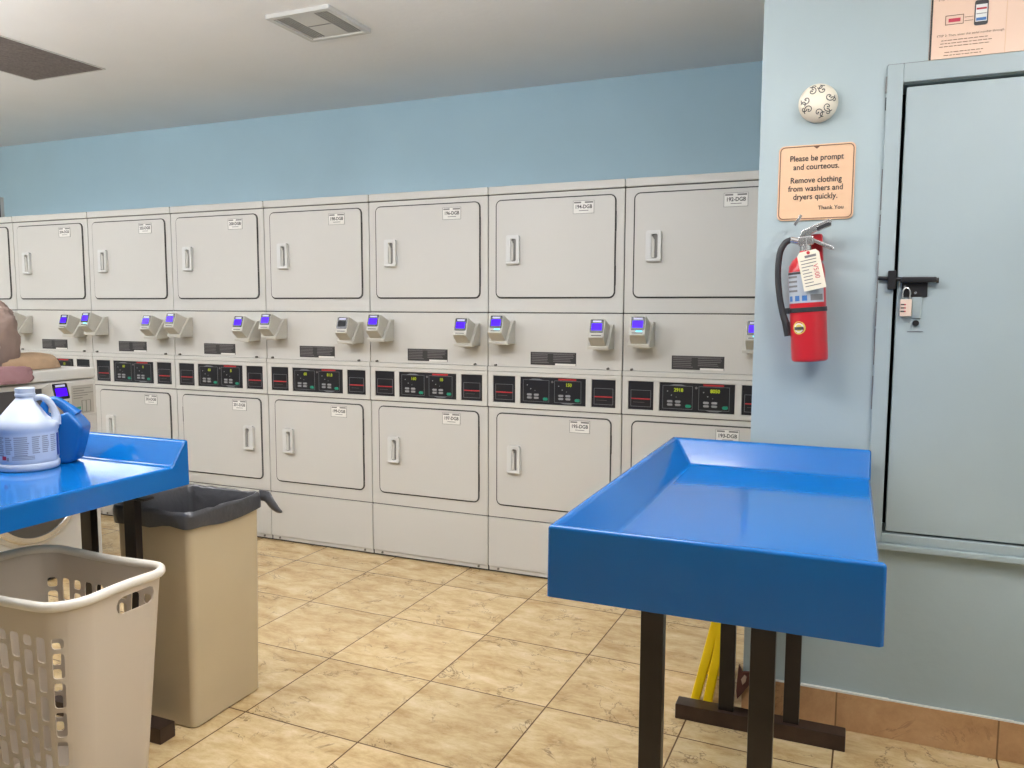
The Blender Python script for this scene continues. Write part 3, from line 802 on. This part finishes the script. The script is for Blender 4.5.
t = thing('detergent_jug', 'blue plastic detergent jug with loop handle behind the white jug', 'jug', (-.695, -1.845, TZ), math.radians(30))
t.location = (-.662, -1.802, TZ)
m = MB()
pts = [(-.100, .0), (.008, .0), (.026, .010), (.040, .052), (.054, .108), (.053, .122), (.036, .144), (.014, .166), (-.008, .160), (-.040, .146), (-.066, .156), (-.088, .168), (-.108, .150), (-.112, .10), (-.108, .04)]
m.prism(pts, -.042, .042, 'jug_blue', .012, 4)
bmesh.ops.bevel(m.bm, geom=[e for e in m.bm.edges if all(abs(v.co.y - .042) < 1e-5 for v in e.verts)], offset=.012, segments=3, affect='EDGES', profile=.5)
m._fin(list(m.bm.faces), 'jug_blue'); m.build('bottle', t, 50)
m = MB(); m.tube([(-.074, 0, .150), (-.072, 0, .180), (-.055, 0, .199), (-.034, 0, .199), (-.008, 0, .180), (.022, 0, .150)], [.014, .013, .012, .013, .016, .024], 'jug_blue', 14, 5); m.build('handle', t, 60)
m = MB(); m.cyl((-.096, 0, .158), (-.118, 0, .186), .020, 'jug_blue', 20); m.build('cap', t)
m = MB(); m.rrect(-.080, -.022, .100, .140, .006, -.0435, -.041, 'jug_pale'); m.box((-.050, -.0442, .126), (-.034, -.043, .134), 'red_mark'); o = m.build('sticker', t); o['label'] = 'pale sticker'

# ------------------------------------------------------------------ trash can and its bag
t = thing('trash_can', 'tall square beige plastic trash can beside the left blue table', 'trash can', (-.360, -1.606, 0))
def loop(cx, cy, hx, hy, r, z, n=6):
    return [(cx + x, cy + y, z) for x, y in rr(-hx, hx, -hy, hy, r, n)]
def skin(m, loops, k, cap0=True, cap1=False):
    rows = [[m.bm.verts.new(p) for p in l] for l in loops]; fs = []
    n = len(rows[0])
    for a, b in zip(rows, rows[1:]):
        for i in range(n):
            j = (i + 1) % n
            fs.append(m.bm.faces.new((a[i], a[j], b[j], b[i])))
    if cap0: fs.append(m.bm.faces.new(rows[0][::-1]))
    if cap1: fs.append(m.bm.faces.new(rows[-1]))
    m._fin(fs, k); return fs
m = MB()
skin(m, [loop(0, 0, .140, .148, .016, .0), loop(0, 0, .146, .154, .022, .006), loop(0, 0, .152, .157, .022, .30), loop(0, 0, .157, .160, .022, .66), loop(0, 0, .163, .164, .022, .664),
         loop(0, 0, .163, .164, .022, .690), loop(0, 0, .154, .155, .018, .692), loop(0, 0, .150, .151, .018, .60), loop(0, 0, .138, .140, .016, .012)], 'beige_can', True, True)
m.build('bin', t)
t2 = thing('trash_bag', 'black plastic bag lining the trash can, folded over its rim', 'trash bag', (-.360, -1.606, 0))
m = MB()
def wob(l, amp, zamp, seed, f=9):
    out = []
    for p in l:
        v = Vector((p[0] * f, p[1] * f, seed))
        d = noise.noise(v); e = noise.noise(v + Vector((3, 7, 5)))
        s = 1 + amp * d / .16
        out.append((p[0] * s, p[1] * s, p[2] + zamp * e))
    return out
NL = 16
def bl(hx, hy, r, z): # denser loop
    base = rr(-hx, hx, -hy, hy, r, 4); out = []
    for i in range(len(base)):
        a = base[i]; c = base[(i + 1) % len(base)]
        st = 10 if math.hypot(c[0] - a[0], c[1] - a[1]) > .1 else 1
        for q in range(st): out.append((a[0] + (c[0] - a[0]) * q / st, a[1] + (c[1] - a[1]) * q / st, z))
    return out
L = [wob(bl(.1665, .1685, .024, .652), .002, .016, 1), wob(bl(.168, .170, .024, .672), .002, .005, 2), wob(bl(.1685, .170, .024, .692), .0015, .003, 3, 22), wob(bl(.166, .167, .022, .701), .0015, .006, 4, 26),
     wob(bl(.160, .160, .020, .704), .003, .009, 11, 30), wob(bl(.152, .153, .018, .697), .003, .007, 5, 30), wob(bl(.145, .147, .018, .655), .008, .0, 6, 24), wob(bl(.141, .143, .018, .55), .008, .01, 7, 20), wob(bl(.136, .138, .018, .35), .006, .01, 8), wob(bl(.09, .09, .018, .24), .006, .01, 9)]
skin(m, L, 'bag', False, True)
m.build('liner', t2, 60)
m = MB()
w = [(.158, .150, .694), (.184, .164, .690), (.206, .170, .664), (.230, .174, .646), (.246, .176, .642)]
m.tube(w, [.020, .020, .017, .012, .003], 'bag', 10, 4)
for v in m.bm.verts: v.co.y = .166 + (v.co.y - .166) * .45 + .006 * noise.noise(v.co * 30)
o = m.build('loose_corner', t2, 60); o['label'] = 'loose bag corner sticking out to the right'

# ------------------------------------------------------------------ laundry basket
t = thing('laundry_basket', 'taupe plastic laundry basket with slotted sides in the left foreground', 'laundry basket', (-.340, -2.122, 0))
HX, HY, BZ = .262, .172, .600
def bask(u, z):
    """wall point: u in metres round the perimeter of the rim rectangle -> (pos, outward normal)"""
    r = .086
    hx, hy = HX, HY
    segs = [('l', (-hx + r, -hy), (hx - r, -hy), (0, -1)), ('c', (hx - r, -hy + r), -90), ('l', (hx, -hy + r), (hx, hy - r), (1, 0)), ('c', (hx - r, hy - r), 0),
            ('l', (hx - r, hy), (-hx + r, hy), (0, 1)), ('c', (-hx + r, hy - r), 90), ('l', (-hx, hy - r), (-hx, -hy + r), (-1, 0)), ('c', (-hx + r, -hy + r), 180)]
    lens = [math.dist(s[1], s[2]) if s[0] == 'l' else r * PI / 2 for s in segs]
    tot = sum(lens); u = u % tot
    for s, l in zip(segs, lens):
        if u <= l + 1e-9:
            q = u / l
            if s[0] == 'l':
                p = (s[1][0] + (s[2][0] - s[1][0]) * q, s[1][1] + (s[2][1] - s[1][1]) * q); n = s[3]
            else:
                a = math.radians(s[2] + 90 * q); n = (math.cos(a), math.sin(a)); p = (s[1][0] + r * n[0], s[1][1] + r * n[1])
            break
        u -= l
    k = .80 + .20 * z / BZ
    return Vector((p[0] * k, p[1] * k, z)), Vector((n[0], n[1], 0))
SEG = [2 * (HX - .086), .086 * PI / 2, 2 * (HY - .086), .086 * PI / 2]
PER = 2 * sum(SEG)
def wall_quad(m, uz, k, th=.003):
    fr = []; bk = []
    for u, z in uz:
        p, n = bask(u, z); fr.append(m.bm.verts.new(p)); bk.append(m.bm.verts.new(p - n * th))
    n_ = len(fr)
    fs = [m.bm.faces.new(fr), m.bm.faces.new(bk[::-1])]
    return fs, fr, bk
def cell(m, u0, u1, z0, z1, hu0, hu1, hz0, hz1, rad, k, th=.0035):
    inner = rr(hu0, hu1, hz0, hz1, rad, 3)
    outer = []
    for i, (u, z) in enumerate(inner):
        c, q = divmod(i, 3)
        cu, cz = ((u1, z0), (u1, z1), (u0, z1), (u0, z0))[c]
        if q == 1: outer.append((cu, cz))
        elif (c, q) in ((0, 0), (3, 2)): outer.append((u, z0))
        elif (c, q) in ((0, 2), (1, 0)): outer.append((u1, z))
        elif (c, q) in ((1, 2), (2, 0)): outer.append((u, z1))
        else: outer.append((u0, z))
    rows = []
    for pts, d in ((outer, 0), (inner, 0), (inner, th), (outer, th)):
        row = []
        for u, z in pts:
            p, n = bask(u, z); row.append(m.bm.verts.new(p - n * d))
        rows.append(row)
    fs = []
    for a, b_ in zip(rows, rows[1:]):
        for i in range(12):
            j = (i + 1) % 12
            fs.append(m.bm.faces.new((a[i], a[j], b_[j], b_[i])))
    m._fin(fs, k)
def plain(m, u0, u1, z0, z1, k, nu=1, nz=1, th=.0035):
    for i in range(nu):
        for j in range(nz):
            a, c = u0 + (u1 - u0) * i / nu, u0 + (u1 - u0) * (i + 1) / nu
            e, f = z0 + (z1 - z0) * j / nz, z0 + (z1 - z0) * (j + 1) / nz
            V = []
            for d in (0, th):
                for u, z in ((a, e), (c, e), (c, f), (a, f)):
                    p, n = bask(u, z); V.append(m.bm.verts.new(p - n * d))
            m._fin([m.bm.faces.new((V[0], V[1], V[2], V[3])), m.bm.faces.new((V[7], V[6], V[5], V[4]))], k)
m = MB()
HZ0, HZ1 = .045, .525
for face in (0, 1):                               # the two long slotted sides
    base = 0 if face == 0 else SEG[0] + SEG[1] + SEG[2] + SEG[3]
    u0, u1 = base - .070, base + SEG[0] + .070
    ncol = 10; cw = (u1 - u0) / ncol; rows_ = 6; ch = (HZ1 - HZ0) / rows_
    for c in range(ncol):
        a = u0 + c * cw
        if c % 2 == 0:
            zs = [(HZ0 + r * ch, HZ0 + (r + 1) * ch) for r in range(rows_)]
        else:
            zs = [(HZ0, HZ0 + ch / 2)] + [(HZ0 + ch / 2 + r * ch, HZ0 + ch / 2 + (r + 1) * ch) for r in range(rows_ - 1)] + [(HZ1 - ch / 2, HZ1)]
        for z0, z1 in zs:
            cell(m, a, a + cw, z0, z1, a + cw * .18, a + cw * .82, z0 + .006, z1 - .006, .008, 'basket')
    plain(m, base, base + SEG[0], .0, HZ0, 'basket', 8, 1); plain(m, base, base + SEG[0], HZ1, BZ, 'basket', 8, 1)
for face in (0, 1):                               # rounded ends with a hand hole
    base = SEG[0] + face * (SEG[0] + SEG[1] + SEG[2] + SEG[3])
    plain(m, base + .070, base + SEG[1], 0, BZ, 'basket', 8, 4); plain(m, base, base + .070, 0, HZ0, 'basket', 3, 1); plain(m, base, base + .070, HZ1, BZ, 'basket', 3, 1)
    e = base + SEG[1] + SEG[2]
    plain(m, e, e + .040, 0, .500, 'basket', 3, 3); plain(m, e + .040, e + SEG[3] - .070, 0, BZ, 'basket', 3, 4); plain(m, e + SEG[3] - .070, e + SEG[3], 0, HZ0, 'basket', 3, 1); plain(m, e + SEG[3] - .070, e + SEG[3], HZ1, BZ, 'basket', 3, 1)
    mid = base + SEG[1]
    plain(m, mid, e, 0, .500, 'basket', 6, 4); plain(m, mid, mid + .05, .500, BZ, 'basket', 2, 1)
    cell(m, mid + .05, e + .040, .500, BZ, mid + .068, e + .022, .533, .580, .020, 'basket')
bot = [m.bm.verts.new(bask(PER * i / 48, .004)[0]) for i in range(48)]
m._fin([m.bm.faces.new(bot)], 'basket')
bmesh.ops.remove_doubles(m.bm, verts=list(m.bm.verts), dist=.0002)
m.build('tub', t, 40)
m = MB()
pts = []
for i in range(64):
    p, n = bask(PER * i / 64, BZ); s = .012 * math.cos(2 * math.atan2(p.y / HY, p.x / HX)); pts.append(p + n * .004 + Vector((0, 0, .004 + s * .5)))
m.tube(pts, .0115, 'basket_rim', 10, closed=True)
for v in m.bm.verts: v.co.z = BZ + (v.co.z - BZ) * 1.15
o = m.build('rim', t, 60); o['label'] = 'pale rolled rim'

# ------------------------------------------------------------------ front-loading washer
WXF = -1.90
t = thing('washing_machine', 'white front-loading washer at the far left carrying the clothes', 'washing machine', (WXF, -1.03, 0), PI / 2)
# local frame: x runs along the front (towards the dryers), front faces -y
m = MB()
m.box((-.341, .004, .03), (.341, .70, .975), 'enamel', .006)
m.box((-.341, -.002, .03), (.341, .02, .800), 'enamel', .006)
m.box((-.33, .03, 0), (.33, .68, .04), 'seam')
m.build('cabinet', t)
m = MB(); m.box((-.343, -.008, .978), (.343, .70, 1.031), 'enamel', .008, 3); m.build('top_cover', t)
m = MB(); m.box((-.341, -.006, .790), (.341, .02, .972), 'enamel', .006)
m.box((-.325, -.0075, .815), (.085, -.004, .950), 'washer_panel', .001)
m.box((.20, -.0075, .802), (.325, -.004, .948), 'washer_print', .001)
for r in range(5):
    m.box((.21, -.009, .930 - r * .012), (.21 + (.10, .06, .11, .08, .05)[r], -.007, .933 - r * .012), 'ink_soft')
for q in ((.255, .81, .257, .870), (.255, .868, .305, .870), (.279, .81, .281, .870), (.303, .81, .305, .870), (.255, .81, .305, .812)):
    m.box((q[0], -.009, q[1]), (q[2], -.007, q[3]), 'ink_soft')
m.box((.208, -.009, .828), (.248, -.007, .840), 'green_btn')
m.build('control_panel', t)
r = link('card_reader', ME['body'], t); r.location = (.088, .020, .872); r.scale = (1.25, 1.1, 1.25)
s = link('screen', ME['s1'], r)
m = MB()
m.lathe([(.262, 0), (.262, .012), (.248, .022)], 'enamel', n=64, T=Matrix.Translation((-.03, .0, .46)) @ RX)
m.lathe([(.246, 0), (.246, .026), (.236, .036), (.214, .036), (.204, .020)], 'chrome', n=64, T=Matrix.Translation((-.03, .0, .46)) @ RX)
m.lathe([(.212, 0), (.212, .030), (.19, .040), (.12, .056), (.03, .060)], 'glass_dark', n=64, T=Matrix.Translation((-.03, .0, .46)) @ RX)
m.box((.205, -.045, .42), (.235, -.01, .50), 'enamel', .006)
m.build('door', t)

# clothes on the washer
def blob(name, label, cat, loc, size, k, amp, seed, flat=True, rz=0, freq=2.2, droop=None, boxy=0, folds=0):
    bm = bmesh.new(); bmesh.ops.create_icosphere(bm, subdivisions=5, radius=1)
    for v in bm.verts:
        p = v.co.copy()
        if boxy: p = Vector([math.copysign(abs(c) ** boxy, c) for c in p])
        d = noise.noise(p * freq + Vector((seed, seed * 2, 0))) + .5 * noise.noise(p * freq * 2.4 + Vector((0, seed, 3)))
        if folds: d += folds * math.sin(9 * math.atan2(p.y, p.x) + 3 * p.z + seed) * (1 - abs(p.z)) ** .5
        rd = 1 - abs(noise.noise(p * freq * 1.5 + Vector((seed, 1, 9)))) * 1.2
        q = p * (1 + amp * d + amp * .7 * (rd - .6))
        q = Vector((q.x * size[0], q.y * size[1], q.z * size[2]))
        if flat and q.z < 0: q.z *= .06
        if droop: q = droop(q)
        v.co = q
    if flat and not droop:
        z0 = min(v.co.z for v in bm.verts)
        for v in bm.verts: v.co.z -= z0
    me = bpy.data.meshes.new(name); bm.to_mesh(me); bm.free()
    for p in me.polygons: p.use_smooth = True
    me.materials.append(M[k])
    o = link(name, me); o.location = loc; o.rotation_euler = (0, 0, rz)
    return tag(o, label, cat)
blob('clothes_heap', 'tall heap of mauve brown dotted fabric on top of the washer', 'clothes', (-2.14, -1.125, 1.031), (.14, .165, .305), 'heap', .17, 3.1, boxy=.55, freq=2.4, folds=.16)
def over(q):
    if q.x > .030: q.z -= (q.x - .030) * 1.3
    return q
blob('pink_cloth', 'dusty pink cloth at the foot of the heap, over the washer edge', 'cloth', (-1.928, -1.165, 1.030), (.064, .15, .032), 'pink', .14, 7.7, droop=over, boxy=.8)
blob('tan_cloth', 'folded tan cloth lying flat on the washer beside the heap', 'cloth', (-2.09, -.955, 1.031), (.115, .195, .078), 'tan', .06, 1.4, freq=1.2, boxy=.8)

# ------------------------------------------------------------------ folded wet floor sign leaning on the wall end
t = thing('floor_sign', 'yellow folding floor sign leaning against the wall end behind the right table', 'floor sign', (0, 0, 0))
t.location = (1.23, -.82, 0)
m_loc = Vector((1.23, -.82, 0))
def leaf(name, xb, xt, zt, k):
    m = MB()
    d = Vector((xt - xb, 0, zt)); n = Vector((d.z, 0, -d.x)).normalized()
    T = Matrix(((d.x / zt, 0, n.x, xb - m_loc.x), (0, 1, 0, 0), (1, 0, n.z, 0), (0, 0, 0, 1)))
    def bx(h0, h1, y0, y1, a, c, kk, bev=.003): m.box((h0, y0, a), (h1, y1, c), kk, bev, T=T)
    bx(0, zt, -.135, -.100, -.015, .015, k, .005); bx(0, zt, .100, .135, -.015, .015, k, .005)
    bx(.07, zt - .01, -.112, .112, -.008, .008, k)
    bx(.12, zt - .12, -.098, .098, .0075, .0090, 'yellow_shade', 0)
    bx(.12, zt - .12, -.098, .098, -.0090, -.0075, 'yellow_shade', 0)
    o = m.build(name, t)
leaf('front_panel', 1.212, 1.338, .575, 'yellow')
leaf('rear_panel', 1.254, 1.346, .575, 'yellow')
m = MB(); m.cyl((1.344 - m_loc.x, -.12, .578), (1.344 - m_loc.x, .12, .578), .009, 'yellow', 12); m.build('hinge', t)

# ------------------------------------------------------------------ camera, world, view
cam = bpy.data.cameras.new('camera'); co = bpy.data.objects.new('camera', cam); COL.objects.link(co)
cam.sensor_width = 36; cam.lens = 795.99 / 1024 * 36; cam.clip_start = .05
yaw, pitch, roll = .4015, -.0952, -.0032
Rz = Matrix.Rotation(yaw, 3, 'Z'); Rx = Matrix.Rotation(pitch, 3, 'X'); Ry = Matrix.Rotation(roll, 3, 'Y')
R = Rz @ Rx @ Ry
r_, f_, u_ = R.col[0], R.col[1], R.col[2]
co.matrix_world = Matrix(((r_.x, u_.x, -f_.x, 1.653), (r_.y, u_.y, -f_.y, -3.5895), (r_.z, u_.z, -f_.z, 1.3389), (0, 0, 0, 1)))
SC.camera = co
w = bpy.data.worlds.new('world'); SC.world = w; w.use_nodes = True
w.node_tree.nodes['Background'].inputs[0].default_value = (.8, .85, .9, 1); w.node_tree.nodes['Background'].inputs[1].default_value = .15
vs = SC.view_settings; SC.display_settings.display_device = 'sRGB'
vs.view_transform = 'Standard'; vs.look = 'None'; vs.gamma = 1; vs.use_curve_mapping = False; vs.exposure = 0.12
